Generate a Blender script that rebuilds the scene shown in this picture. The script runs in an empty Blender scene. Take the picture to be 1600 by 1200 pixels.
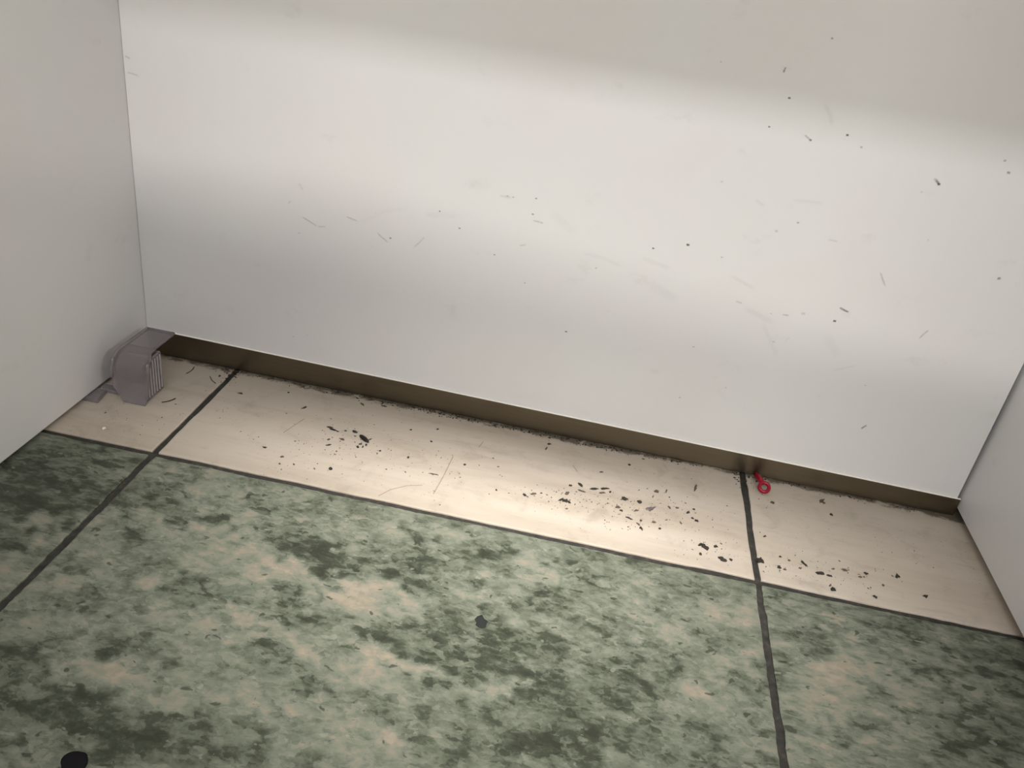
import bpy, bmesh, math, random
import numpy as np
from mathutils import Matrix, Vector

random.seed(7)
rng = np.random.default_rng(11)
SC = bpy.context.scene
COL = SC.collection

# ------------------------------------------------------------------ camera
YAW, PITCH, ROLL = 0.0881, 0.5065, 0.1533
CAM = np.array([0.2987, -0.4729, 0.3812])
FPX = 1300.57
def cam_rot(a, b, c):
    ca, sa, cb, sb, cc, sc = math.cos(a), math.sin(a), math.cos(b), math.sin(b), math.cos(c), math.sin(c)
    r0 = np.array([[1, 0, 0], [0, 0, -1], [0, 1, 0]], float)
    rz = np.array([[ca, sa, 0], [-sa, ca, 0], [0, 0, 1]])
    rx = np.array([[1, 0, 0], [0, cb, -sb], [0, sb, cb]])
    rr = np.array([[cc, -sc, 0], [sc, cc, 0], [0, 0, 1]])
    return rr @ rx @ r0 @ rz                      # rows: right, down, forward
RC = cam_rot(YAW, PITCH, ROLL)
cam_data = bpy.data.cameras.new('camera')
cam_data.sensor_width = 36.0
cam_data.lens = 36.0 * FPX / 1600.0
cam_data.clip_start = 0.01
cam = bpy.data.objects.new('camera', cam_data)
COL.objects.link(cam)
M = Matrix.Identity(4)
for i in range(3):
    M[i][0], M[i][1], M[i][2], M[i][3] = RC[0][i], -RC[1][i], -RC[2][i], CAM[i]
cam.matrix_world = M
SC.camera = cam

# ------------------------------------------------------------------ light
SC.view_settings.view_transform = 'Standard'
SC.view_settings.look = 'None'
SC.view_settings.gamma = 1.0
SC.view_settings.use_curve_mapping = False
SC.view_settings.exposure = 0.0

world = bpy.data.worlds.new('world')
SC.world = world
world.use_nodes = True
bg = world.node_tree.nodes['Background']
bg.inputs['Color'].default_value = (1.0, 0.86, 0.66, 1)
bg.inputs['Strength'].default_value = 0.09

def tube(name, loc, sx, sy, power, col=(1.0, 0.97, 0.93), target=None):
    d = bpy.data.lights.new(name, 'AREA')
    d.shape = 'RECTANGLE'; d.size = sx; d.size_y = sy
    d.energy = power; d.color = col
    o = bpy.data.objects.new(name, d); COL.objects.link(o)
    o.location = loc
    if target is not None:
        o.rotation_euler = (Vector(target) - Vector(loc)).to_track_quat('-Z', 'Y').to_euler()
    return o
# ceiling lamps in front of the desk: a cool strip, a warm strip farther off and one downlight over the desk front
tube('ceiling_strip_light_near', (0.25, -2.50, 2.60), 4.4, 0.16, 100, (0.97, 0.97, 0.985))
tube('ceiling_strip_light_far', (0.25, -6.10, 2.60), 5.0, 0.32, 665, (1.0, 0.94, 0.87))
tube('added_side_fill', (4.00, -2.50, 2.60), 0.16, 1.2, 105, (1.0, 0.95, 0.86))  # fill added far to the right to brighten the left panel
sd = bpy.data.lights.new('ceiling_downlight', 'SPOT')
sd.energy = 745; sd.color = (1.0, 0.97, 0.93); sd.spot_size = math.radians(10.2); sd.spot_blend = 1.0; sd.shadow_soft_size = 0.14
so = bpy.data.objects.new('ceiling_downlight', sd); COL.objects.link(so)
so.location = (0.28, -1.45, 2.60)
so.rotation_euler = (Vector((0.275, 0.012, 0.0)) - Vector(so.location)).to_track_quat('-Z', 'Y').to_euler()

# ------------------------------------------------------------------ layout (metres)
TILE = 0.45
GROUT = 0.0049
DSTRIP, YB, ZB = 0.1384, 0.1399, 0.0234       # kick strip front, back panel face, strip top at x=0
KX, ZS = -0.0024, -0.0100                      # tiny skew of the back panel, taper of the strip
XL, ZL = -0.0840, 0.0039                       # left panel face, its lower edge
XR, ZR = 0.6255, 0.0077                        # right panel face, its lower edge
TOPZ = 0.70
FRONT = -0.33

def at(u, v, axis=2, val=0.0):
    """point of the real plane (axis = val) seen at photo pixel u, v"""
    d = RC.T @ np.array([(u - 800) / FPX, (v - 600) / FPX, 1.0])
    return CAM + d * ((val - CAM[axis]) / d[axis])
def at_back(u, v):
    d = RC.T @ np.array([(u - 800) / FPX, (v - 600) / FPX, 1.0])
    t = (YB + KX * CAM[0] - CAM[1]) / (d[1] - KX * d[0])
    return CAM + d * t

# ------------------------------------------------------------------ helpers
def tag(o, label=None, cat=None, group=None, kind=None):
    if label: o['label'] = label
    if cat: o['category'] = cat
    if group: o['group'] = group
    if kind: o['kind'] = kind
    return o
def mesh_obj(name, verts, faces, mat, parent=None, smooth=False):
    me = bpy.data.meshes.new(name)
    me.from_pydata([tuple(map(float, v)) for v in verts], [], faces)
    me.validate(); me.update()
    if mat: me.materials.append(mat)
    if smooth:
        for p in me.polygons: p.use_smooth = True
    o = bpy.data.objects.new(name, me); COL.objects.link(o)
    if parent: o.parent = parent
    return o
def bm_obj(name, bm, mat, parent=None, smooth=False):
    me = bpy.data.meshes.new(name)
    bmesh.ops.recalc_face_normals(bm, faces=bm.faces)
    bm.to_mesh(me); bm.free()
    if mat: me.materials.append(mat)
    if smooth:
        for p in me.polygons: p.use_smooth = True
    o = bpy.data.objects.new(name, me); COL.objects.link(o)
    if parent: o.parent = parent
    return o
def bm_hexa(bm, c):
    """box from 8 corners: bottom four (ccw), top four"""
    v = [bm.verts.new(p) for p in c]
    for f in ((3, 2, 1, 0), (4, 5, 6, 7), (0, 1, 5, 4), (1, 2, 6, 5), (2, 3, 7, 6), (3, 0, 4, 7)):
        bm.faces.new([v[i] for i in f])
def bm_box(bm, x0, x1, y0, y1, z0, z1):
    bm_hexa(bm, [(x0, y0, z0), (x1, y0, z0), (x1, y1, z0), (x0, y1, z0), (x0, y0, z1), (x1, y0, z1), (x1, y1, z1), (x0, y1, z1)])
def bevel(bm, w, seg=2):
    bmesh.ops.bevel(bm, geom=list(bm.edges), offset=w, segments=seg, profile=0.5, affect='EDGES')
def empty(name, loc):
    o = bpy.data.objects.new(name, None); COL.objects.link(o)
    o.location = tuple(map(float, loc)); o.empty_display_size = 0.01
    return o
def srgb(r, g, b):
    f = lambda c: (c / 255 / 12.92) if c / 255 <= 0.04045 else ((c / 255 + 0.055) / 1.055) ** 2.4
    return (f(r), f(g), f(b), 1.0)

class NT:
    """small node-graph helper"""
    def __init__(self, name):
        self.m = bpy.data.materials.new(name); self.m.use_nodes = True
        self.t = self.m.node_tree
        self.b = self.t.nodes['Principled BSDF']
    def n(self, kind, **kw):
        x = self.t.nodes.new(kind)
        for k, v in kw.items(): setattr(x, k, v)
        return x
    def link(self, a, b): self.t.links.new(a, b)
    def inp(self, sock, v):
        if hasattr(v, 'is_linked') or hasattr(v, 'links'): self.link(v, sock)
        else: sock.default_value = v
    def math(self, op, a, b=0.0, c=0.0, clamp=False):
        x = self.n('ShaderNodeMath', operation=op, use_clamp=clamp)
        self.inp(x.inputs[0], a); self.inp(x.inputs[1], b); self.inp(x.inputs[2], c)
        return x.outputs[0]
    def coord(self): return self.n('ShaderNodeTexCoord').outputs['Object']
    def mapping(self, vec, scale=(1, 1, 1), rot=(0, 0, 0), loc=(0, 0, 0)):
        x = self.n('ShaderNodeMapping')
        self.link(vec, x.inputs[0]); x.inputs['Scale'].default_value = scale
        x.inputs['Rotation'].default_value = rot; x.inputs['Location'].default_value = loc
        return x.outputs[0]
    def noise(self, vec, scale, detail=4, rough=0.6, dist=0.0):
        x = self.n('ShaderNodeTexNoise')
        self.link(vec, x.inputs['Vector']); x.inputs['Scale'].default_value = scale
        x.inputs['Detail'].default_value = detail; x.inputs['Roughness'].default_value = rough
        x.inputs['Distortion'].default_value = dist
        return x.outputs['Fac']
    def ramp(self, fac, stops, interp='LINEAR'):
        x = self.n('ShaderNodeValToRGB'); x.color_ramp.interpolation = interp
        e = x.color_ramp.elements
        while len(e) < len(stops): e.new(0.5)
        for el, (p, c) in zip(e, stops):
            el.position = p; el.color = c if len(c) == 4 else (*c, 1)
        self.link(fac, x.inputs[0]); return x.outputs[0]
    def step(self, v, a, b):
        x = self.n('ShaderNodeMapRange', interpolation_type='SMOOTHSTEP')
        self.inp(x.inputs['Value'], v); x.inputs['From Min'].default_value = a; x.inputs['From Max'].default_value = b
        return x.outputs[0]
    def mix(self, f, a, b, blend='MIX'):
        x = self.n('ShaderNodeMix', data_type='RGBA', blend_type=blend)
        self.inp(x.inputs[0], f); self.inp(x.inputs[6], a); self.inp(x.inputs[7], b)
        return x.outputs[2]
    def bump(self, h, strength=0.2, dist=0.001):
        x = self.n('ShaderNodeBump'); x.inputs['Strength'].default_value = strength
        x.inputs['Distance'].default_value = dist; self.link(h, x.inputs['Height'])
        self.link(x.outputs[0], self.b.inputs['Normal'])
    def out(self, color=None, rough=None, metal=None, spec=None):
        if color is not None: self.inp(self.b.inputs['Base Color'], color)
        if rough is not None: self.inp(self.b.inputs['Roughness'], rough)
        if metal is not None: self.inp(self.b.inputs['Metallic'], metal)
        if spec is not None: self.inp(self.b.inputs['Specular IOR Level'], spec)
        return self.m

# ------------------------------------------------------------------ materials
def mat_laminate():
    t = NT('white_laminate'); c = t.coord()
    a = t.noise(c, 9.0, 3, 0.5)
    b = t.noise(t.mapping(c, (1, 1, 1.4), loc=(3, 1, 2)), 30.0, 5, 0.65)
    col = t.mix(t.step(a, 0.35, 0.65), srgb(224, 224, 223), srgb(223, 221, 221))
    grime = t.step(b, 0.60, 0.80)
    col = t.mix(t.math('MULTIPLY', grime, 0.16), col, srgb(150, 146, 140))
    t.bump(t.noise(c, 900.0, 2, 0.5), 0.03, 0.0003)
    return t.out(col, 0.42, 0.0, 0.4)
def mat_metal():
    t = NT('brushed_bronze_metal'); c = t.coord()
    s = t.noise(t.mapping(c, (1.5, 1, 260)), 6.0, 3, 0.6)
    l = t.noise(t.mapping(c, (14, 1, 30)), 1.0, 4, 0.6)
    col = t.mix(s, srgb(104, 95, 80), srgb(122, 112, 95))
    col = t.mix(t.math('MULTIPLY', t.step(l, 0.5, 0.8), 0.35), col, srgb(76, 66, 50))
    return t.out(col, 0.33, 0.92)
def mat_grout():
    t = NT('dark_grout'); c = t.coord()
    a = t.noise(c, 160, 5, 0.7)
    col = t.ramp(a, [(0.3, srgb(30, 29, 25)), (0.55, srgb(50, 47, 42)), (0.75, srgb(74, 70, 64))])
    t.bump(a, 0.6, 0.001)
    return t.out(col, 0.85)
def mat_cream():
    t = NT('cream_stone_tile'); c = t.coord()
    base = t.noise(t.mapping(c, (3, 26, 1), rot=(0, 0, 0.02)), 1.0, 5, 0.6, 0.4)
    fine = t.noise(t.mapping(c, (22, 150, 1)), 1.0, 4, 0.65, 0.3)
    mott = t.noise(c, 38, 5, 0.65, 0.6)
    col = t.ramp(base, [(0.3, srgb(166, 154, 139)), (0.5, srgb(181, 170, 156)), (0.72, srgb(188, 178, 166))])
    col = t.mix(t.math('MULTIPLY', t.step(fine, 0.52, 0.78), 0.22), col, srgb(128, 112, 96))
    col = t.mix(t.math('MULTIPLY', t.step(mott, 0.50, 0.78), 0.42), col, srgb(134, 122, 108))
    # trodden-in dirt specks
    sp = t.noise(t.mapping(c, (1, 1.3, 1)), 420, 3, 0.6)
    zone = t.step(t.noise(c, 17, 3, 0.5), 0.46, 0.66)
    col = t.mix(t.math('MULTIPLY', t.math('MULTIPLY', t.step(sp, 0.63, 0.72), zone), 0.8), col, srgb(70, 60, 50))
    # grime swept against the kick strip
    sx = t.n('ShaderNodeSeparateXYZ'); t.link(c, sx.inputs[0])
    g = t.noise(t.mapping(c, (1, 1.6, 1)), 75, 6, 0.75, 0.5)
    lo = t.noise(t.mapping(c, (1, 0.2, 1), loc=(0.31, 0, 0)), 9, 2, 0.5)
    yy = t.math('ADD', sx.outputs[1], t.math('MULTIPLY', t.math('SUBTRACT', lo, 0.5), 0.016))
    near = t.step(yy, 0.1215, 0.1385)
    gr = t.step(t.math('ADD', t.math('MULTIPLY', near, 0.50), g), 0.78, 0.98)
    col = t.mix(t.math('MULTIPLY', gr, 0.85), col, srgb(66, 60, 48))
    t.bump(fine, 0.08, 0.0006)
    return t.out(col, t.math('ADD', 0.30, t.math('MULTIPLY', mott, 0.2)), 0.0, 0.45)
def mat_green(name, rot, stretch, has_attr=True, off=(0, 0, 0)):
    t = NT(name); c = t.coord()
    v = t.mapping(c, stretch, rot=(0, 0, rot), loc=off)
    n1 = t.noise(v, 38, 8, 0.68, 0.25)
    n2 = t.noise(t.mapping(c, stretch, rot=(0, 0, rot + 0.5), loc=(5, 2, 1)), 120, 6, 0.66, 0.35)
    # daubed flakes: cells of a warped mosaic, each a little lighter or darker
    wn = t.n('ShaderNodeTexNoise'); t.link(v, wn.inputs['Vector']); wn.inputs['Scale'].default_value = 150; wn.inputs['Detail'].default_value = 3
    wv = t.n('ShaderNodeVectorMath', operation='MULTIPLY_ADD')
    t.link(wn.outputs['Color'], wv.inputs[0]); wv.inputs[1].default_value = (.012, .012, .012); t.link(v, wv.inputs[2])
    cells = []
    for sc in (120, 270):
        vo = t.n('ShaderNodeTexVoronoi'); t.link(wv.outputs[0], vo.inputs['Vector']); vo.inputs['Scale'].default_value = sc
        sp_ = t.n('ShaderNodeSeparateXYZ'); t.link(vo.outputs['Color'], sp_.inputs[0]); cells.append(sp_.outputs[0])
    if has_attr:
        at_ = t.n('ShaderNodeAttribute', attribute_name='vein_shade').outputs['Fac']
    else:
        at_ = t.ramp(t.noise(v, 9, 3, 0.5), [(0.3, (0.2,) * 3), (0.7, (0.8,) * 3)])
    s = t.math('ADD', at_, t.math('MULTIPLY', t.math('SUBTRACT', n1, 0.5), 1.15))
    s = t.math('ADD', s, t.math('MULTIPLY', t.math('SUBTRACT', n2, 0.5), 0.75))
    s = t.math('ADD', s, t.math('MULTIPLY', t.math('SUBTRACT', cells[0], 0.5), 0.22))
    s = t.math('ADD', s, t.math('MULTIPLY', t.math('SUBTRACT', cells[1], 0.5), 0.20))
    col = t.ramp(s, [(0.02, srgb(48, 52, 41)), (0.20, srgb(63, 68, 55)), (0.34, srgb(89, 94, 80)),
                     (0.48, srgb(105, 110, 96)), (0.60, srgb(117, 121, 107)), (0.72, srgb(127, 126, 112)),
                     (0.84, srgb(137, 129, 113)), (1.0, srgb(147, 138, 122))])
    fl = t.noise(t.mapping(c, stretch, rot=(0, 0, rot + 0.9), loc=(9, 3, 2)), 120, 3, 0.5, 0.4)
    col = t.mix(t.math('MULTIPLY', t.step(fl, 0.66, 0.70), 0.75), col, srgb(48, 51, 39))
    fl2 = t.noise(t.mapping(c, stretch, rot=(0, 0, rot + 0.4), loc=(2, 13, 2)), 130, 3, 0.5, 0.4)
    col = t.mix(t.math('MULTIPLY', t.step(fl2, 0.67, 0.71), 0.5), col, srgb(142, 143, 129))
    t.bump(n2, 0.06, 0.0006)
    return t.out(col, t.math('ADD', 0.36, t.math('MULTIPLY', n1, 0.2)), 0.0, 0.35)
def mat_plastic(name='clear_smoky_plastic', tr=.74):
    t = NT(name); c = t.coord()
    a = t.noise(c, 120, 3, 0.5)
    col = t.mix(a, srgb(186, 178, 182), srgb(204, 197, 200))
    t.b.inputs['Transmission Weight'].default_value = tr
    t.b.inputs['IOR'].default_value = 1.38
    return t.out(col, 0.14, 0.0, 0.5)
def mat_plain(name, col, rough=0.5, var=0.15, scale=300, spec=0.4):
    t = NT(name); c = t.coord()
    a = t.noise(c, scale, 3, 0.6)
    d = tuple(x * (1 - var) for x in col[:3]) + (1,); l = tuple(min(1, x * (1 + var)) for x in col[:3]) + (1,)
    return t.out(t.mix(a, d, l), rough, 0.0, spec)
def mat_scuff():
    t = NT('grey_scuff'); 
    uv = t.n('ShaderNodeUVMap').outputs[0]
    s = t.n('ShaderNodeSeparateXYZ'); t.link(uv, s.inputs[0])
    d = t.math('ABSOLUTE', t.math('SUBTRACT', s.outputs[0], 0.5))
    e = t.math('ABSOLUTE', t.math('SUBTRACT', s.outputs[1], 0.5))
    f = t.math('MULTIPLY', t.step(d, 0.5, 0.15), t.step(e, 0.5, 0.3))
    st = t.n('ShaderNodeAttribute', attribute_name='strength').outputs['Fac']
    nz = t.step(t.noise(t.coord(), 900, 3, 0.6), 0.3, 0.6)
    al = t.math('MULTIPLY', t.math('MULTIPLY', f, st), t.math('ADD', 0.4, t.math('MULTIPLY', nz, 0.6)))
    t.link(al, t.b.inputs['Alpha'])
    return t.out(srgb(62, 58, 54), 0.7)

LAM = mat_laminate(); METAL = mat_metal(); GROUTM = mat_grout(); CREAM = mat_cream()
PLASTIC = mat_plastic(); FROST = mat_plastic('frosted_smoky_plastic', .30); SCUFF = mat_scuff()
LEDGE_HIGHLIGHT = mat_plain('pale_ledge_highlight', srgb(244, 240, 230), .3, .03)
BLACK = mat_plain('black_husk', srgb(20, 17, 15), 0.35)
DIRT = mat_plain('dark_dirt', srgb(46, 42, 36), 0.8, 0.35)
DIRT2 = mat_plain('grey_brown_dirt', srgb(86, 78, 67), 0.8, 0.3)
GREYFLAKE = mat_plain('grey_purple_flake', srgb(98, 88, 88), 0.5)
SLATE = mat_plain('dark_slate_flake', srgb(46, 48, 46), 0.85, .2, 300, .1)
INK = mat_plain('blue_black_husk', srgb(24, 23, 26), 0.8, .15, 300, .1)
RED = mat_plain('glossy_red_plastic', srgb(150, 6, 40), 0.25, 0.1)
BLOCKER = mat_plain('dark_blocker_vinyl', srgb(60, 58, 56), 0.6)
STEEL = mat_plain('grey_steel', srgb(120, 120, 120), 0.4)

# ------------------------------------------------------------------ floor: grout bed and tiles
bm = bmesh.new(); bm_box(bm, -0.90, 1.35, -1.80, 0.30, -0.030, -0.0014)
floor = bm_obj('floor', bm, GROUTM)
tag(floor, 'dark grout bed under green and cream tiles', kind='structure')

# light and dark patches of the green tile pattern; the broadest paint in floor shade and brightness (photo pixel, radii in px, amount)
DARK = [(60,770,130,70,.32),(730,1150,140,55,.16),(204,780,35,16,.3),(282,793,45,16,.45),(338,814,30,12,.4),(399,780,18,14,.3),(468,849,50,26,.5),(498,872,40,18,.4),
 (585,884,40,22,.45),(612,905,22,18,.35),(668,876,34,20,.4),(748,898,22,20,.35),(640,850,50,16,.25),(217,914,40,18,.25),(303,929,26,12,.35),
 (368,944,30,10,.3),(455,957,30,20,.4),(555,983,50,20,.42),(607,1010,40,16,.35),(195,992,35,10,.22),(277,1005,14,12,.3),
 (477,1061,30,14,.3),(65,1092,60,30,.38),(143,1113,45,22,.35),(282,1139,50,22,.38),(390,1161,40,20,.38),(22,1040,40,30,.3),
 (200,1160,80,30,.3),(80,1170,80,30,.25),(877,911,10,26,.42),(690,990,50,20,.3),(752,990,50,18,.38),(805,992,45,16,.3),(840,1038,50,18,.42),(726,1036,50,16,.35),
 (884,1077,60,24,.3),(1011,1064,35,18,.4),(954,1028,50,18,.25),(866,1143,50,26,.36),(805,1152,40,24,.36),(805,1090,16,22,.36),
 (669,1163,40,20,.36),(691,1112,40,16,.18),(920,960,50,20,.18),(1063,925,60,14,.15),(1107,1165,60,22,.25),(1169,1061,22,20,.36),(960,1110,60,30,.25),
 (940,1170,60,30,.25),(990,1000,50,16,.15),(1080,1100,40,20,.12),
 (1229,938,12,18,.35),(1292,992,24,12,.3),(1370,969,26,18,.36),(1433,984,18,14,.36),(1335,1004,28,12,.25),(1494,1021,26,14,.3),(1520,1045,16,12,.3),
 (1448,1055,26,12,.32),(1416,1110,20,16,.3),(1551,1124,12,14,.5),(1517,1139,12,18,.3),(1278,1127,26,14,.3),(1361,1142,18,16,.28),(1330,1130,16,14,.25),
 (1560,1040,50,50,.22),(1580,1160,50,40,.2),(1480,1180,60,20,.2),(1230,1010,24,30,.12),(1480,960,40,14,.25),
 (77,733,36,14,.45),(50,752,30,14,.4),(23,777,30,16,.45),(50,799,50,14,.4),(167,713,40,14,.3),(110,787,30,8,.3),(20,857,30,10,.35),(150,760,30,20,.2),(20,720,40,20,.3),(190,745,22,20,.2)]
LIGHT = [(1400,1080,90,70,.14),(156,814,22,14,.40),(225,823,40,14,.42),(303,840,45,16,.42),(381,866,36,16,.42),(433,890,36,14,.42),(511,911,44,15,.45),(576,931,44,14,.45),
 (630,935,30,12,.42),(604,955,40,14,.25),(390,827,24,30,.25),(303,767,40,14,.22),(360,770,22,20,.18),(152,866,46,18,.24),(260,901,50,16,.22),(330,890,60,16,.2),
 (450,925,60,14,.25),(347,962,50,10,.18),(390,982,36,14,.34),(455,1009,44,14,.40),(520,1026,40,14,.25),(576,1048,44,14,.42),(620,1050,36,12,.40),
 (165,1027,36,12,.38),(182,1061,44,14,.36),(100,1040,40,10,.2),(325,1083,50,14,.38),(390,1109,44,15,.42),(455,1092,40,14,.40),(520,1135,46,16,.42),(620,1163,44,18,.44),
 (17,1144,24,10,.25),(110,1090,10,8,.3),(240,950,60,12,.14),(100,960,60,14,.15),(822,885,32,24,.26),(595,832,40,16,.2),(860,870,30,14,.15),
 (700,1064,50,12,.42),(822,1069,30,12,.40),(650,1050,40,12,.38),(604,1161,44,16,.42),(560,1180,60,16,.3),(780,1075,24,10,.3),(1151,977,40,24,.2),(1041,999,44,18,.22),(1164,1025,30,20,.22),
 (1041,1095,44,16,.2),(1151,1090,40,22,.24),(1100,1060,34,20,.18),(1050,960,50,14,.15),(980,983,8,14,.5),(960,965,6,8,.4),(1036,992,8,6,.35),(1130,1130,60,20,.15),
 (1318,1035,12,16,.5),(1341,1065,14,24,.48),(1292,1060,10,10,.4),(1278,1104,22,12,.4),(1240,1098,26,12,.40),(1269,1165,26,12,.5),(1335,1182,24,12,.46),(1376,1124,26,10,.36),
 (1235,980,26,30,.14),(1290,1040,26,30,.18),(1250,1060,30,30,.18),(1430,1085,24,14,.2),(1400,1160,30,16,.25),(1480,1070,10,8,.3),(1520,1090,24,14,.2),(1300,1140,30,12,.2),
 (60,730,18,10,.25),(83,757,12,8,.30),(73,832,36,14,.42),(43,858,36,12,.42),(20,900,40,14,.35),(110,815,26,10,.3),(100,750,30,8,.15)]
def vein_shade_field(P):
    """P: (n,2) floor points -> pattern value with painted shade, 0 dark green .. 1 beige"""
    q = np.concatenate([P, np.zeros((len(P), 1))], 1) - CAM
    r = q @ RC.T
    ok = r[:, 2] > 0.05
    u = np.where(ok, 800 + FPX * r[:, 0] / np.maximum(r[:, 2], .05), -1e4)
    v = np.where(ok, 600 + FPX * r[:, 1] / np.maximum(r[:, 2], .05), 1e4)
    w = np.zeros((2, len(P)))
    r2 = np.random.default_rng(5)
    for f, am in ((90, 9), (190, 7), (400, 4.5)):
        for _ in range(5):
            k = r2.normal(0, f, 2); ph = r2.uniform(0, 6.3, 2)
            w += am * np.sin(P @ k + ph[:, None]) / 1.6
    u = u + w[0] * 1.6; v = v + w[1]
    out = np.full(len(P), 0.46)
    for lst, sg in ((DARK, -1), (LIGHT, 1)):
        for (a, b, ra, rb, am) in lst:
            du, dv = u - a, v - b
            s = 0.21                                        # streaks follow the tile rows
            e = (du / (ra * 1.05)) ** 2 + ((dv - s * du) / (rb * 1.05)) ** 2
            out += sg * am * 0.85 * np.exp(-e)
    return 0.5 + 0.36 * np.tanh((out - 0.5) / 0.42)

def tile(x0, x1, y0, y1, mat, step=None, attr=False, th=0.008):
    """tile slab with slightly worn, uneven edges; real gap to its neighbours"""
    nx = max(2, int(round((x1 - x0) / step))) if step else 30
    ny = max(2, int(round((y1 - y0) / step))) if step else 20
    xs = np.linspace(x0, x1, nx + 1); ys = np.linspace(y0, y1, ny + 1)
    X, Y = np.meshgrid(xs, ys)
    Z = np.zeros_like(X)
    jit = lambda n: np.convolve(rng.normal(0, 1, n + 4), np.ones(5) / 5, 'valid') * 0.00065
    Y[0] += jit(nx + 1); Y[-1] += jit(nx + 1); X[:, 0] += jit(ny + 1); X[:, -1] += jit(ny + 1)
    Z[0] -= .0004; Z[-1] -= .0004; Z[:, 0] -= .0004; Z[:, -1] -= .0004
    # the row next to the rim hugs it, so that the rim is a narrow rounding
    Y[1] = y0 + .0012; Y[-2] = y1 - .0012; X[:, 1] = x0 + .0012; X[:, -2] = x1 - .0012
    top = np.stack([X, Y, Z], -1).reshape(-1, 3)
    W = nx + 1
    F = [(j * W + i, j * W + i + 1, (j + 1) * W + i + 1, (j + 1) * W + i) for j in range(ny) for i in range(nx)]
    loop = [i for i in range(W)] + [j * W + nx for j in range(1, ny + 1)] + [ny * W + i for i in range(nx - 1, -1, -1)] + [j * W for j in range(ny - 1, 0, -1)]
    n = len(top); low = top[loop].copy(); low[:, 2] = -th
    V = np.concatenate([top, low]); L = len(loop)
    F += [(loop[(k + 1) % L], loop[k], n + k, n + (k + 1) % L) for k in range(L)]
    F.append(tuple(n + k for k in range(L - 1, -1, -1)))
    o = mesh_obj('tile', V, F, mat, floor)
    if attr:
        a = o.data.attributes.new('vein_shade', 'FLOAT', 'POINT')
        a.data.foreach_set('value', vein_shade_field(V[:, :2]).astype(np.float32))
    return o

h = GROUT / 2
G_MID = mat_green('green_marbled_tile_a', 0.03, (0.75, 1.15, 1))
G_RIGHT = mat_green('green_marbled_tile_b', 0.95, (0.6, 1.3, 1), off=(4, 1, 0))
G_LEFT = mat_green('green_marbled_tile_c', -0.35, (0.6, 1.3, 1), off=(8, 3, 0))
G_FAR = mat_green('green_marbled_tile_d', 0.4, (0.8, 1.1, 1), False, off=(2, 6, 0))
for k, (g, lab) in enumerate(((G_LEFT, None), (G_MID, None), (G_RIGHT, None))):
    x0 = (k - 1) * TILE
    o = tile(x0 + h, x0 + TILE - h, h, 0.20, CREAM, 0.006)
    o['label'] = ('cream stone tile under the plastic foot', 'long cream stone tile with black crumbs', 'cream stone tile beside the right panel')[k]
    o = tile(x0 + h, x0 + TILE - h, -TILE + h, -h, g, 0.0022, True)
    o['label'] = ('green marbled tile darkened with painted shade by the left panel', 'large green and beige marbled tile', 'green marbled tile by the right panel')[k]
for k in range(5):
    for j in (2, 3, 4):
        x0 = (k - 2) * TILE
        tile(x0 + h, x0 + TILE - h, -j * TILE + h, -(j - 1) * TILE - h, G_FAR)
for k in (0, 4):
    x0 = (k - 2) * TILE
    tile(x0 + h, x0 + TILE - h, -TILE + h, -h, G_FAR)

# ------------------------------------------------------------------ panels
yb = lambda x: YB + KX * x
GAP = 0.0030
bm = bmesh.new()
xa, xb = XL + 0.0002, XR - GAP
bm_hexa(bm, [(xa, yb(xa), .004), (xb, yb(xb), .004), (xb, yb(xb) + .018, .004), (xa, yb(xa) + .018, .004),
             (xa, yb(xa), TOPZ), (xb, yb(xb), TOPZ), (xb, yb(xb) + .018, TOPZ), (xa, yb(xa) + .018, TOPZ)])
bevel(bm, 0.0006, 2)
wall_back = bm_obj('wall_back', bm, LAM)
tag(wall_back, 'white laminate back panel with grey scuffs above the metal strip', kind='structure')
bm = bmesh.new(); bm_box(bm, XL - .018, XL, FRONT, .170, ZL, TOPZ); bevel(bm, .0008, 2)
wall_left = bm_obj('wall_left', bm, LAM); tag(wall_left, 'white laminate side panel above the plastic foot', kind='structure')
bm = bmesh.new(); bm_box(bm, XR, XR + .018, FRONT, .170, ZR, TOPZ); bevel(bm, .0008, 2)
wall_right = bm_obj('wall_right', bm, LAM); tag(wall_right, 'white laminate side panel at the right edge', kind='structure')
# levelling pads that carry the raised side panels
for w, x, z in ((wall_left, XL - .012, ZL), (wall_right, XR + .012, ZR)):
    for y in (FRONT + .04, .12):
        bm = bmesh.new(); bmesh.ops.create_cone(bm, cap_ends=True, segments=16, radius1=.004, radius2=.004, depth=z + .0006)
        for v in bm.verts: v.co += Vector((x, y, z / 2))
        bm_obj('levelling_pad', bm, DIRT, w)
# bronze kick strip, a little proud of the panel so that its upper edge catches light
ys = lambda x: DSTRIP + KX * x
zt = lambda x: ZB + ZS * x
bm = bmesh.new()
xa, xb = XL + .0005, XR - .0008
bm_hexa(bm, [(xa, ys(xa), .0006), (xb, ys(xb), .0006), (xb, yb(xb) - .0001, .0006), (xa, yb(xa) - .0001, .0006),
             (xa, ys(xa), zt(xa)), (xb, ys(xb), zt(xb)), (xb, yb(xb) - .0001, zt(xb)), (xa, yb(xa) - .0001, zt(xa))])
bevel(bm, .00025, 2)
base = bm_obj('baseboard_back', bm, METAL); tag(base, 'bronze metal kick strip under the white back panel', kind='structure')

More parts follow.
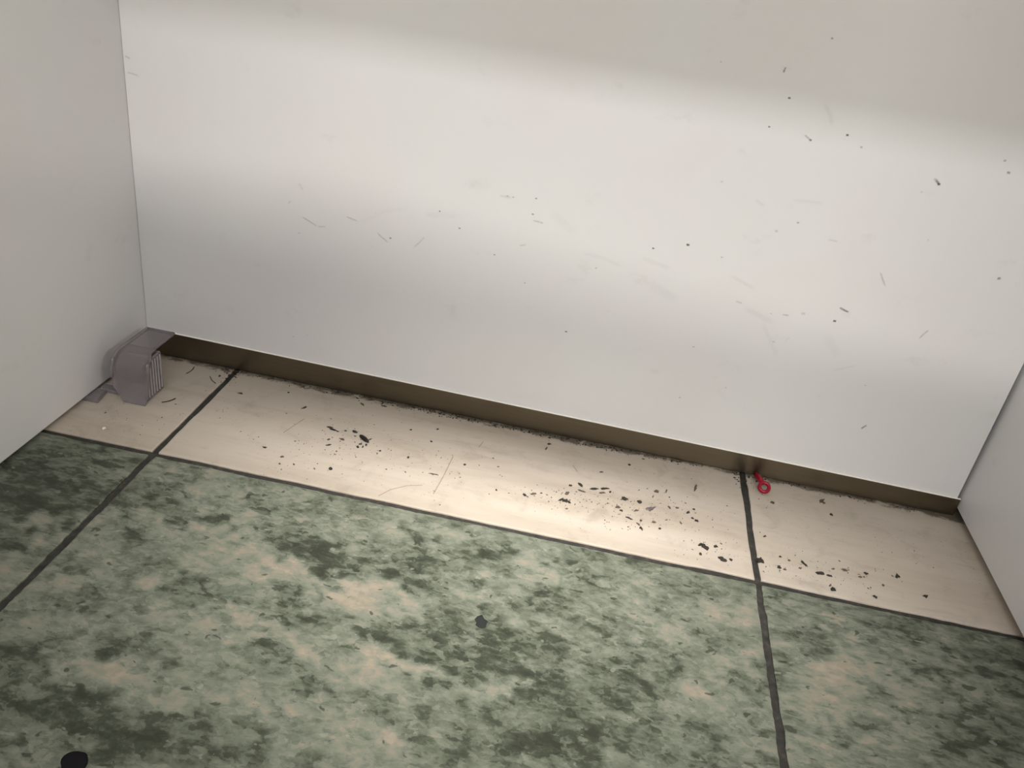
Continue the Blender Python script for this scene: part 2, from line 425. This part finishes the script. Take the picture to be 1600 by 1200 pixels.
# pale sliver painted as the highlight on the strip's top ledge
bm = bmesh.new()
bm_hexa(bm, [(xa, ys(xa) - .0003, zt(xa) - .0001), (xb, ys(xb) - .0003, zt(xb) - .0001), (xb, yb(xb) - .0001, zt(xb) - .0001), (xa, yb(xa) - .0001, zt(xa) - .0001),
             (xa, ys(xa) - .0002, zt(xa) + .0001), (xb, ys(xb) - .0002, zt(xb) + .0001), (xb, yb(xb) - .0001, zt(xb) + .00035), (xa, yb(xa) - .0001, zt(xa) + .00035)])
bm_obj('ledge_highlight', bm, LEDGE_HIGHLIGHT, base)['label'] = 'thin painted highlight along the top of the strip'

# desk top carried by the three panels (above the frame; it shades the upper back panel)
bm = bmesh.new(); bm_box(bm, XL - .018, XR + .018, FRONT, .172, TOPZ, TOPZ + .025); bevel(bm, .001, 2)
tag(bm_obj('desk_top', bm, LAM), 'white laminate desk top resting on the three panels', 'desk top')

# unseen low table added as a light blocker; its top shades the foot of the back panel from the far strip light
st = empty('shade_blocker_table', (0.20, -1.07, 0))
st.rotation_euler = (0, 0, math.radians(-18))
tag(st, 'unseen low table added to shade the back panel', 'shade blocker')
bm = bmesh.new(); bm_box(bm, -.80, .17, -.31, .31, .455, .490); bevel(bm, .004, 2); bm_obj('blocker_top', bm, BLOCKER, st)
for sx in (-1, 1):
    for sy in (-1, 1):
        lx = -.75 if sx < 0 else .12
        bm = bmesh.new(); bm_box(bm, lx - .02, lx + .02, sy * .26 - .02, sy * .26 + .02, 0.0002, .456)
        bevel(bm, .002, 1); bm_obj('blocker_leg', bm, STEEL, st)

# ------------------------------------------------------------------ scuffs on the back panel
def scuff(pts, w, strength):
    """thin ribbon of rubbed-in dirt along photo pixels pts, w px wide, on the panel face"""
    P = [at_back(u, v) for u, v in pts]
    if len(P) == 1:
        u, v = pts[0]; P = [at_back(u - w * .55, v - .3), at_back(u + w * .55, v + .3)]
    mm = 0.00044 * w
    V, F, UV = [], [], []
    n = len(P)
    L = [0.0]
    for a, b in zip(P, P[1:]): L.append(L[-1] + np.linalg.norm(b - a))
    for i, q in enumerate(P):
        d = P[min(i + 1, n - 1)] - P[max(i - 1, 0)]; d /= np.linalg.norm(d)
        s = np.array([-d[2], 0, d[0]]) * mm / 2
        for sg in (-1, 1):
            V.append(q + s * sg + np.array([0, -0.00015, 0])); UV.append(((sg + 1) / 2, L[i] / L[-1]))
    for i in range(n - 1): F.append((2 * i, 2 * i + 1, 2 * i + 3, 2 * i + 2))
    o = mesh_obj('scuff_mark', V, F, SCUFF, wall_back)
    uvl = o.data.uv_layers.new(name='UVMap')
    for lp in o.data.loops: uvl.data[lp.index].uv = UV[lp.vertex_index]
    a = o.data.attributes.new('strength', 'FLOAT', 'POINT'); a.data.foreach_set('value', [strength * (0.5 if strength < .16 else (.85 if len(pts) == 1 else .52))] * len(V))
LINES = [([(471,338),(484,346),(496,354)],3,.55),([(496,354),(510,354)],3,.35),([(540,338),(550,342),(560,346)],4,.42),([(588,362),(597,371),(608,380)],4,.4),
 ([(645,388),(654,380),(665,369)],4,.3),([(832,344),(840,346),(850,349)],4,.4),([(811,384),(823,382)],3,.4),([(1311,480),(1318,484),(1327,488)],5,.9),
 ([(1375,424),(1379,436),(1384,449)],4,.4),([(1458,279),(1462,281),(1468,289)],6,.5),([(1452,515),(1444,521),(1435,530)],3.5,.5),([(1355,664),(1351,666),(1345,670)],5,.8),
 ([(1149,470),(1160,474)],4,.4),([(1222,491),(1233,493)],4,.45),([(1293,374),(1310,378)],4,.25),([(1227,531),(1236,527)],3,.2),([(1224,114),(1228,104)],4,.8),
 ([(1257,210),(1261,214),(1267,220)],4,.45),([(1462,281),(1469,289)],5,.4),([(195,87),(204,92)],4,.4),([(198,113),(207,115),(218,119)],4,.35),([(466,286),(474,297)],7,.2),
 ([(1287,160),(1297,180),(1301,198)],8,.12),([(905,395),(940,402),(975,418)],8,.09),([(1000,402),(1050,420)],10,.09),([(1140,430),(1180,452)],8,.12),([(1160,480),(1210,505)],14,.10),
 ([(1190,500),(1215,560)],10,.08),([(450,318),(455,314)],4,.3),([(780,306),(800,309)],5,.22),([(1300,580),(1340,570)],6,.12),([(1235,312),(1290,318)],7,.1),([(1180,312),(1195,322)],7,.14),([(640,660),(650,664)],4,.1),
 ([(560,350),(600,330),(640,326)],10,.06),([(660,335),(720,338)],14,.06),([(1010,440),(1060,470)],24,.07),([(860,330),(900,365)],20,.06),([(1290,520),(1310,560)],20,.06)]
DOTS = [(610,372,3.4,.95),(687,330,2.6,.7),(718,356.5,4,.5),(838,310,3,.9),(832.5,334.7,3.4,.55),(772.5,398,3,.6),(884.7,518,3.4,.9),(820,442,3,.5),(467,364,3,.4),
 (1075,382.5,5,1),(1020.7,388,3.6,.9),(1128,402,3.4,.5),(1304,501.5,5,.9),(1561,435,6,.5),(931.5,419,3,.6),(1247,348,4,.4),(1209,534,4,.35),(1134,605.5,3,.45),(1062,621,3.4,.5),
 (1083.6,542,4,.4),(1233.4,153,4,1),(1202,198,3.6,.75),(1324,211,4.4,.8),(1346,230,4,.35),(1576,269.7,6,.5),(1570,251,5,.4),(1300,60,4,.45),(1126.6,97,3,.3),(1128,284,4,.25),
 (1467,288,5,.6),(1266.5,219,4,.7),(793,306,3,.4),(802,308,3,.4),(1205,490,3,.3),(1352,602,3,.3),(1450,375,3,.3),(480,524,3,.3),(458,526,3,.3),(1255,490,6,.25),(1213,361,5,.25),(1440,300,4,.2)]
for pts, w, s in LINES: scuff(pts, w, s)
for u, v, w, s in DOTS: scuff([(u, v)], w, s)

# ------------------------------------------------------------------ clear plastic foot in the left corner
foot = empty('plastic_foot', (-0.053, 0.085, 0))
tag(foot, 'clear smoky plastic foot bracket with ribbed side in the left corner', 'plastic foot')
def rel(p): return Vector(p) - Vector((-0.053, 0.085, 0))
# bent sheet: flat on top, rounding over to a front face that stands on the floor
prof = [(.1175, .0362), (.106, .0364), (.090, .0366), (.078, .0368)]
for k in range(1, 7):
    a = math.pi / 2 * k / 7
    prof.append((.076 - .0135 * math.sin(a), .0240 + .0130 * math.cos(a)))
prof += [(.0615, .018), (.0600, .0125), (.0580, .006), (.0560, .0004)]
def edges_at(i, y, z):
    if z > .0125: return -.0685, (-.0455 if y > .080 else -.0455 + .0075 * min(1, (.080 - y) / .014))
    f = z / .0125
    return -.0570 - .0115 * f, -.0390 + .001 * f
TH = .0019
bm = bmesh.new(); rows = []
for i, (y, z) in enumerate(prof):
    y0, z0 = prof[max(i - 1, 0)]; y1, z1 = prof[min(i + 1, len(prof) - 1)]
    d = Vector((0, y1 - y0, z1 - z0)).normalized(); nrm = Vector((0, -d.z, d.y))   # inner side
    xl, xr = edges_at(i, y, z)
    rows.append([bm.verts.new(rel(q)) for q in ((xl, y, z), (xr, y, z), Vector((xr, y, z)) + nrm * TH, Vector((xl, y, z)) + nrm * TH)])
for v in rows[-1]: v.co.z = max(v.co.z, .0003)
for a, b in zip(rows, rows[1:]):
    for k in range(4): bm.faces.new((a[k], a[(k + 1) % 4], b[(k + 1) % 4], b[k]))
bm.faces.new(rows[0][::-1]); bm.faces.new(rows[-1])
bm_obj('bent_plate', bm, PLASTIC, foot, False)
def tube_mesh(name, pts, r, mat, parent, seg=8, cyclic=False):
    bm = bmesh.new(); n = len(pts); rings = []
    rr = r if hasattr(r, '__len__') else [r] * n
    for i, q in enumerate(pts):
        a = pts[(i - 1) % n] if cyclic or i > 0 else pts[i]; b = pts[(i + 1) % n] if cyclic or i < n - 1 else pts[i]
        d = (Vector(b) - Vector(a)).normalized()
        s = d.cross(Vector((.2, .3, 1))).normalized(); t = d.cross(s)
        rings.append([bm.verts.new(Vector(q) + (s * math.cos(2 * math.pi * k / seg) + t * math.sin(2 * math.pi * k / seg)) * rr[i]) for k in range(seg)])
    for i in range(n if cyclic else n - 1):
        a, b = rings[i], rings[(i + 1) % n]
        for k in range(seg): bm.faces.new((a[k], a[(k + 1) % seg], b[(k + 1) % seg], b[k]))
    if not cyclic: bm.faces.new(rings[0][::-1]); bm.faces.new(rings[-1])
    return bm_obj(name, bm, mat, parent, True)
# raised rim along the left and the far edge of the plate
rim = [rel((edges_at(0, y, z)[0] - .0006, y, z)) for y, z in prof[:-3]]
rim_o = tube_mesh('rim', rim, .0016, PLASTIC, foot)
tube_mesh('rim', [rel((x, .1175, .0362)) for x in np.linspace(-.0685, -.0455, 6)], .0014, PLASTIC, foot)
tube_mesh('rim', [rel((edges_at(0, y, z)[1] + .0002, y, z)) for y, z in prof[:7]], .0012, PLASTIC, foot)
# ribbed right side wall
bm = bmesh.new(); bm_box(bm, -.0424, -.0405, .0625, .0875, .0004, .0352)
for v in bm.verts: v.co = rel(v.co)
bevel(bm, .0005, 2); side = bm_obj('side_wall', bm, PLASTIC, foot)
for k in range(6):
    y = .0650 + k * .0038
    bm = bmesh.new(); bm_box(bm, -.0407, -.0395, y, y + .0014, .0030, .0335)
    for v in bm.verts: v.co = rel(v.co)
    bevel(bm, .0003, 1); bm_obj('rib', bm, FROST, side)
# inner left and rear walls
bm = bmesh.new(); bm_box(bm, -.0680, -.0662, .0650, .0875, .0004, .0350)
for v in bm.verts: v.co = rel(v.co)
bm_obj('inner_wall', bm, PLASTIC, foot)
bm = bmesh.new(); bm_box(bm, -.0662, -.0424, .0858, .0875, .0004, .0350)
for v in bm.verts: v.co = rel(v.co)
bm_obj('inner_wall', bm, PLASTIC, foot)
# low tab reaching back towards the left panel
bm = bmesh.new()
bm_hexa(bm, [rel(q) for q in ((-.0900, .047, .0003), (-.0735, .047, .0003), (-.0760, .0640, .0003), (-.0900, .066, .0003),
                               (-.0900, .048, .0032), (-.0745, .0485, .0034), (-.0770, .0635, .0034), (-.0900, .065, .0032))])
bevel(bm, .0006, 2); bm_obj('tab', bm, PLASTIC, foot)
bm = bmesh.new(); bm_box(bm, -.0830, -.0660, .0640, .0720, .0006, .0034)
for v in bm.verts: v.co = rel(v.co)
bevel(bm, .0005, 1); bm_obj('tab', bm, PLASTIC, foot)

# ------------------------------------------------------------------ red ring with a stem, leaning on the strip
rc = at(1194.5, 760, 2, .0050)
ring = empty('red_ring', (rc[0], rc[1], 0))
tag(ring, 'small red plastic ring with stem lying against the metal strip', 'ring')
tilt = math.radians(38)
R1, R2 = .0039, .0015
pts = []
for k in range(28):
    a = 2 * math.pi * k / 28
    x, yy = R1 * math.cos(a), R1 * math.sin(a)
    pts.append(Vector((x, yy * math.cos(tilt), .0041 + yy * math.sin(tilt))))
# torus built round its own axis
bm = bmesh.new(); rings = []
ax = Vector((0, -math.sin(tilt), math.cos(tilt)))
for q in pts:
    c = Vector((0, 0, .0041)); d = (q - c).normalized()
    rings.append([bm.verts.new(q + (d * math.cos(2 * math.pi * j / 10) + ax * math.sin(2 * math.pi * j / 10) * 1.25) * R2) for j in range(10)])
for i in range(28):
    a, b = rings[i], rings[(i + 1) % 28]
    for j in range(10): bm.faces.new((a[j], a[(j + 1) % 10], b[(j + 1) % 10], b[j]))
bm_obj('loop', bm, RED, ring, True)
yst = ys(rc[0]) - rc[1]
s0 = Vector((-.0014, .0030, .0058)); s1 = Vector((-.0046, yst - .0012, .0030))
tube_mesh('stem', [s0, s0.lerp(s1, .3), s0.lerp(s1, .6), s1], [.0018, .0023, .0025, .0021], RED, ring, 12)

# ------------------------------------------------------------------ seeds, crumbs and dust on the tiles
def seed(name, u, v, lpx, wpx, ang, mat, label, cat, hgt=.45, group=None):
    """husk: pointed, slightly domed spindle lying on the tile; ang in degrees in the photo"""
    a = math.radians(ang); c = at(u, v)
    p0 = at(u - math.cos(a) * lpx / 2, v - math.sin(a) * lpx / 2); p1 = at(u + math.cos(a) * lpx / 2, v + math.sin(a) * lpx / 2)
    L = np.linalg.norm(p1 - p0); th = math.atan2(p1[1] - p0[1], p1[0] - p0[0])
    Wd = wpx * .00052
    bm = bmesh.new(); N, S = 9, 10; rings = []
    for i in range(N):
        s = -1 + 2 * (i + .15) / (N - 1 + .3); r = (1 - abs(s) ** 2.4) ** .75 * (1 - .12 * s)
        rings.append([bm.verts.new((s * L / 2, Wd / 2 * r * math.cos(2 * math.pi * k / S), max(-.45, math.sin(2 * math.pi * k / S)) * Wd * hgt * r + Wd * hgt * .45)) for k in range(S)])
    for x, y in zip(rings, rings[1:]):
        for k in range(S): bm.faces.new((x[k], x[(k + 1) % S], y[(k + 1) % S], y[k]))
    bm.faces.new(rings[0][::-1]); bm.faces.new(rings[-1])
    o = bm_obj(name, bm, mat, None, True); o.location = (c[0], c[1], .0001); o.rotation_euler = (0, 0, th)
    return tag(o, label, cat, group)
seed('seed_husk', 569, 687, 19, 8, 40, BLACK, 'largest black seed husk on the long cream tile', 'seed')
seed('seed_husk', 554.5, 675.5, 9, 4.6, 22, BLACK, 'small black oval seed just above the largest husk', 'seed')
seed('seed_husk', 515.5, 668, 11, 3.4, 8, DIRT, 'upper of two thin dark slivers lying side by side', 'seed', .3)
seed('seed_husk', 520.5, 671.8, 13, 4.0, 18, BLACK, 'lower of two thin dark slivers lying side by side', 'seed', .3)
seed('seed_husk', 516.5, 733.5, 6, 5.5, 20, BLACK, 'round black seed alone near the cream tile front edge', 'seed')
seed('seed_husk', 117, 1191, 46, 26, -36, INK, 'large blue-black oval husk on the green tile at the bottom edge', 'seed', .04)

def crumb_mesh(bm, cx, cy, L, Wd, th, hz, rough=.35, n=8):
    ct, sn = math.cos(th), math.sin(th)
    rad = [1 + random.uniform(-rough, rough) for _ in range(n)]
    low, up = [], []
    for k in range(n):
        a = 2 * math.pi * k / n
        x, y = math.cos(a) * L / 2 * rad[k], math.sin(a) * Wd / 2 * rad[k]
        low.append(bm.verts.new((cx + x * ct - y * sn, cy + x * sn + y * ct, 0.00002)))
        x *= .7; y *= .7
        up.append(bm.verts.new((cx + x * ct - y * sn, cy + x * sn + y * ct, hz * random.uniform(.7, 1.2))))
    for k in range(n): bm.faces.new((low[k], low[(k + 1) % n], up[(k + 1) % n], up[k]))
    bm.faces.new(up); bm.faces.new(low[::-1])
def crumb(u, v, lpx, wpx, ang, mat=DIRT, label=None, name='dirt_crumb', cat='crumb', group='dark crumbs on the cream tiles', hz=None):
    a = math.radians(ang); c = at(u, v)
    p0 = at(u - math.cos(a) * lpx / 2, v - math.sin(a) * lpx / 2); p1 = at(u + math.cos(a) * lpx / 2, v + math.sin(a) * lpx / 2)
    L = np.linalg.norm(p1 - p0); th = math.atan2(p1[1] - p0[1], p1[0] - p0[0])
    L *= .92; wd = wpx * (.00064 if abs(math.sin(a)) < .7 else .00042)
    bm = bmesh.new(); crumb_mesh(bm, 0, 0, L, wd, 0, hz or min(.0012, wd * .35), .5, 11)
    o = bm_obj(name, bm, mat); o.location = (c[0], c[1], .0001); o.rotation_euler = (0, 0, th)
    if label in (SM, SR):
        tone = 'tiny black crumb' if mat is DIRT else 'tiny grey-brown crumb'
        where = ('at the left end of the long cream tile' if u < 500 else 'close around the largest black husk' if u < 610 else
                 'midway between husk and crumb trail' if u < 800 else 'beside the long crumb streak' if u < 960 else
                 'close around the purple-grey flake' if u < 1035 else 'between grey flake and right grout joint' if u < 1180 else
                 'right of the joint below the red ring' if u < 1240 or v < 820 else 'on the right cream tile near the slanted crumb')
        label = tone + ' ' + where; group = tone.replace('tiny ', '') + 's ' + where
    return tag(o, label, cat, group)
MIDG = 'dark crumbs on the long cream tile'; RG = 'dark crumbs on the right cream tile'
SM = 'small dark crumb among the dirt on the long cream tile'
SR = 'small dark crumb on the cream tile right of the joint'
crumb(883,783,17,7,10,label='spiky dark crumb cluster left of the crumb trail', group=MIDG)
crumb(876,781,9,3,-30,label=SM,group=MIDG); crumb(889,785,8,3,40,label=SM,group=MIDG); crumb(886,771,7,4,-20,DIRT2,SM,group=MIDG)
crumb(907,758,10,4,30,label='dark crumb at the left end of the crumb streak', group=MIDG)
crumb(928,764,13,3.4,2,label='left of two long dark crumbs in a streak', group=MIDG)
crumb(944,764,16,4,-6,label='right of two long dark crumbs in a streak', group=MIDG)
crumb(910,768,12,3,20,DIRT2,SM,group=MIDG); crumb(940,770,12,3,0,DIRT2,SM,group=MIDG)
crumb(891.5,759,5,3,0,label=SM,group=MIDG); crumb(953,769,4,3,20,label=SM,group=MIDG)
crumb(976,780,10,6,25,label='thick dark crumb left of the purple-grey flake', group=MIDG)
crumb(999,784.5,7,5,30,label=SM,group=MIDG)
crumb(1016.5,796,15,7,-25,GREYFLAKE,'purple-grey flake in the middle of the crumb trail','grey_flake','flake',None,.0008)
for (u, v, l, w, a, m) in [(965,793,9,4,0,DIRT2),(971,798,7,3,30,DIRT),(983,810,13,3,28,DIRT),(1002,826,9,5,50,DIRT),(997,819,8,3,30,DIRT2),(1075,801,7,4,-20,DIRT),
    (1088,814,6,3.6,10,DIRT),(1030.5,826,5,3,10,DIRT),(1064,817.5,6,3,50,DIRT2),(1094,866,5,4,20,DIRT),(1118.5,854,6,3.6,-15,DIRT),(1142,875,5,3.4,0,DIRT),
    (1087,762,10,4,-70,DIRT2),(1025,768.5,7,5,-10,DIRT2),(1041,768,6,3,-70,DIRT2),(819,773.5,6,4,15,DIRT),(834,772,9,4,-10,DIRT2),(1045.6,793,5,4,60,DIRT2),(1058,794,5,3,0,DIRT2),(984,726.5,5,3,10,DIRT),
    (939.5,738,5,2.4,0,DIRT),(994,798,8,2.6,-10,DIRT2),(1022,816,7,3,0,DIRT2),(1001,814,5,3,0,DIRT2),(1084,796,4,3,0,DIRT),(1082,810,4,3,0,DIRT),
    (414,699.7,6,3.4,20,DIRT),(375.6,615,9,2.6,10,DIRT),(475.6,637,10,2.4,-25,DIRT),(450.6,613.7,4,2.6,0,DIRT),(600,635,10,3.5,10,DIRT2),(566,632,8,3,30,DIRT2),
    (677,741,14,2.2,10,DIRT2),(638,715,4,3.4,0,DIRT),(726.5,726.5,4,3.4,0,DIRT),(775.6,766,4,3,0,DIRT),(642,672,4,2.6,0,DIRT),(674,690,4,3,0,DIRT),(684,671,4,2.6,0,DIRT),
    (513.6,687,5,2.6,-10,DIRT2),(513,695.5,10,2.2,-6,DIRT),(527.5,674.4,5,2.4,5,DIRT),(540,673.4,4,2.4,0,DIRT),(559,698.5,5,4,0,DIRT),(567,698,4,3,-60,DIRT),(572,695.5,5,3.6,0,DIRT),(563,694,7,2.4,0,DIRT),(578,687,6,1.8,-20,DIRT),(535,687,6,4,0,DIRT2),(594,705,4,3,0,DIRT),(441,714,6,3,-20,DIRT2),(437,725,4,3,0,DIRT2),(459,726,4,3,0,DIRT2),(846,771,4,2.6,0,DIRT2),(853.5,701,5,3,-60,DIRT),(858,694,7,3,0,DIRT)]:
    crumb(u, v, l, w, a, m, SM, group=MIDG)
crumb(1100,855,15,8,28,label='large dark crumb near the front edge of the long cream tile', group=MIDG)
crumb(1094,851,8,4,-10,label=SM,group=MIDG)
crumb(1128,874,13,7,4,label='dark oblong crumb nearest the right grout joint', group=MIDG)
crumb(1186.5,877,10,9,-20,label='dark lump lying across the right grout joint', group=None, hz=.0022)
crumb(1256.5,881.5,16,5,48,label='long slanted dark crumb on the right cream tile', group=RG)
crumb(1281,896,11,5,5,label='thick dark crumb below the slanted one on the right tile', group=RG)
crumb(1320,891,11,3,8,DIRT2,'thin grey-brown crumb on the right cream tile',group=RG)
crumb(1401.6,901,8,6,20,label='dark crumb alone at the middle of the right cream tile', group=RG)
crumb(1446,932,11,4,2,label='flat dark crumb farthest right on the cream tile', group=RG)
crumb(1302.5,922,9,6,20,label='dark crumb touching the front joint of the right cream tile', group=RG)
for (u, v, l, w, a, m) in [(1296,900,8,3.6,10,DIRT),(1353,896.5,7,4,20,DIRT),(1367,933,8,3.4,20,DIRT),(1344,902,7,3,20,DIRT2),(1217,887,6,4.6,0,DIRT),(1207,786,7,4.6,-10,DIRT2),
    (1284,783,9,4,-30,DIRT2),(1287,786,5,3,10,DIRT2),(1250,888,5,2.6,0,DIRT2),(1226,890,5,2.6,0,DIRT2),(1297,915,5,3,-50,DIRT2),(1233,876,5,2.6,10,DIRT2),(1302,889,6,2.4,0,DIRT2),(1195,838,6,2.2,-15,DIRT),(1219,870,4,2.4,0,DIRT),(1380,915,4,3,0,DIRT2),(1299,804.5,4,4,0,DIRT)]:
    crumb(u, v, l, w, a, m, SR, group=RG)
crumb(751,973,24,15,15,SLATE,'dark slate-grey flake on the large green tile','slate_flake','flake',None,.0003)
# thin fibres by the plastic foot
def fibre(pts, r, label):
    P = [Vector(at(u, v, 2, .0006)) for u, v in pts]; o0 = P[0].copy()
    o = tube_mesh('fibre', [q - o0 for q in P], r, DIRT, None, 6); o.location = (o0.x, o0.y, .0006)
    return tag(o, label, 'fibre')
fibre([(291,583.5),(297,580.5),(301,577),(303.5,573)], .0003, 'curved dark fibre between plastic foot and left grout joint')
fibre([(252.5,628.5),(259,627.6),(266,626),(274,622.5)], .00038, 'dark straight fibre just right of the plastic foot')
fibre([(328,588),(331,594),(337,599)], .0003, 'short dark fibre at the top of the left grout joint')
crumb(162.6,669.5,5,4,0,mat_plain('white_grain', srgb(235, 228, 215), .5),'tiny white grain on the cream tile left of the joint',group=None)

# loose dust: far too many and too small to count
def dust(name, spots, mat, label, seg=5):
    bm = bmesh.new()
    for (x, y, s) in spots:
        crumb_mesh(bm, x, y, s * random.uniform(.8, 2.0), s * random.uniform(.6, 1.1), random.uniform(0, 6.3), s * .25, .45, seg)
    o = bm_obj(name, bm, mat); o.location.z = .00012
    return tag(o, label, 'dust', None, 'stuff')
sp = []
for (u, v, su, sv, n) in [(890,778,30,12,40),(985,795,40,22,90),(1060,800,40,22,40),(1110,862,30,14,30),(545,690,40,18,60),(440,712,45,20,25),(680,735,60,20,35),(830,770,25,8,20),
                          (1300,900,70,18,50),(1215,882,25,10,15),(1190,800,12,40,12),(220,655,50,14,14),(400,640,80,25,20),(600,730,100,25,25),(1380,880,60,25,14)]:
    for _ in range(int(n * 1.7)):
        q = at(random.gauss(u, su), random.gauss(v, sv))
        if .006 < q[1] < .134 and XL + .003 < q[0] < XR - .003 and min(abs(q[0]), abs(q[0] - TILE)) > .004:
            sp.append((q[0], q[1], abs(random.gauss(0, .00042)) + .00032))
dust('floor_dust', sp, DIRT2, 'fine grey-brown specks of dirt scattered over the cream tiles')
sp = []
for _ in range(520):                                                  # swept up against the strip
    x = random.choice([random.uniform(-.02, .60), random.gauss(.15, .06), random.gauss(.30, .06)])
    if not (-.06 < x < .60): continue
    d = abs(random.gauss(0, .0035)) + .0004
    sp.append((x, ys(x) - d, abs(random.gauss(0, .0006)) + .0005))
dust('strip_dust', sp, DIRT, 'black grime line swept along the foot of the metal strip')
sp = []
for x0 in (0.0, TILE):                                                # clogging the joints next to the strip
    for _ in range(60):
        sp.append((x0 + random.gauss(0, .0045), .137 - abs(random.gauss(0, .010)), abs(random.gauss(0, .0007)) + .0005))
dust('joint_dust', sp, DIRT, 'dark dirt clogging the grout joints beside the metal strip')
# hair-thin scratches rubbed dark into the cream tile
def scratch(pts, w):
    P = [at(u, v, 2, .00006) for u, v in pts]; V, F = [], []
    for i, q in enumerate(P):
        d = P[min(i + 1, len(P) - 1)] - P[max(i - 1, 0)]; d /= np.linalg.norm(d); s = np.array([-d[1], d[0], 0]) * w / 2
        V += [q - s, q + s]
    for i in range(len(P) - 1): F.append((2 * i, 2 * i + 1, 2 * i + 3, 2 * i + 2))
    mesh_obj('scratch', V, F, SCR, floor)
SCR = mat_plain('worn_scratch', srgb(142, 128, 112), .6, .2)
for pts in ([(443,676),(458,666),(476,654)],[(708,713),(694,742),(677,772)],[(591,775),(610,765),(635,759),(660,758)],[(748,699),(755,690)],[(895,727),(902,737)]):
    scratch(pts, .0007)
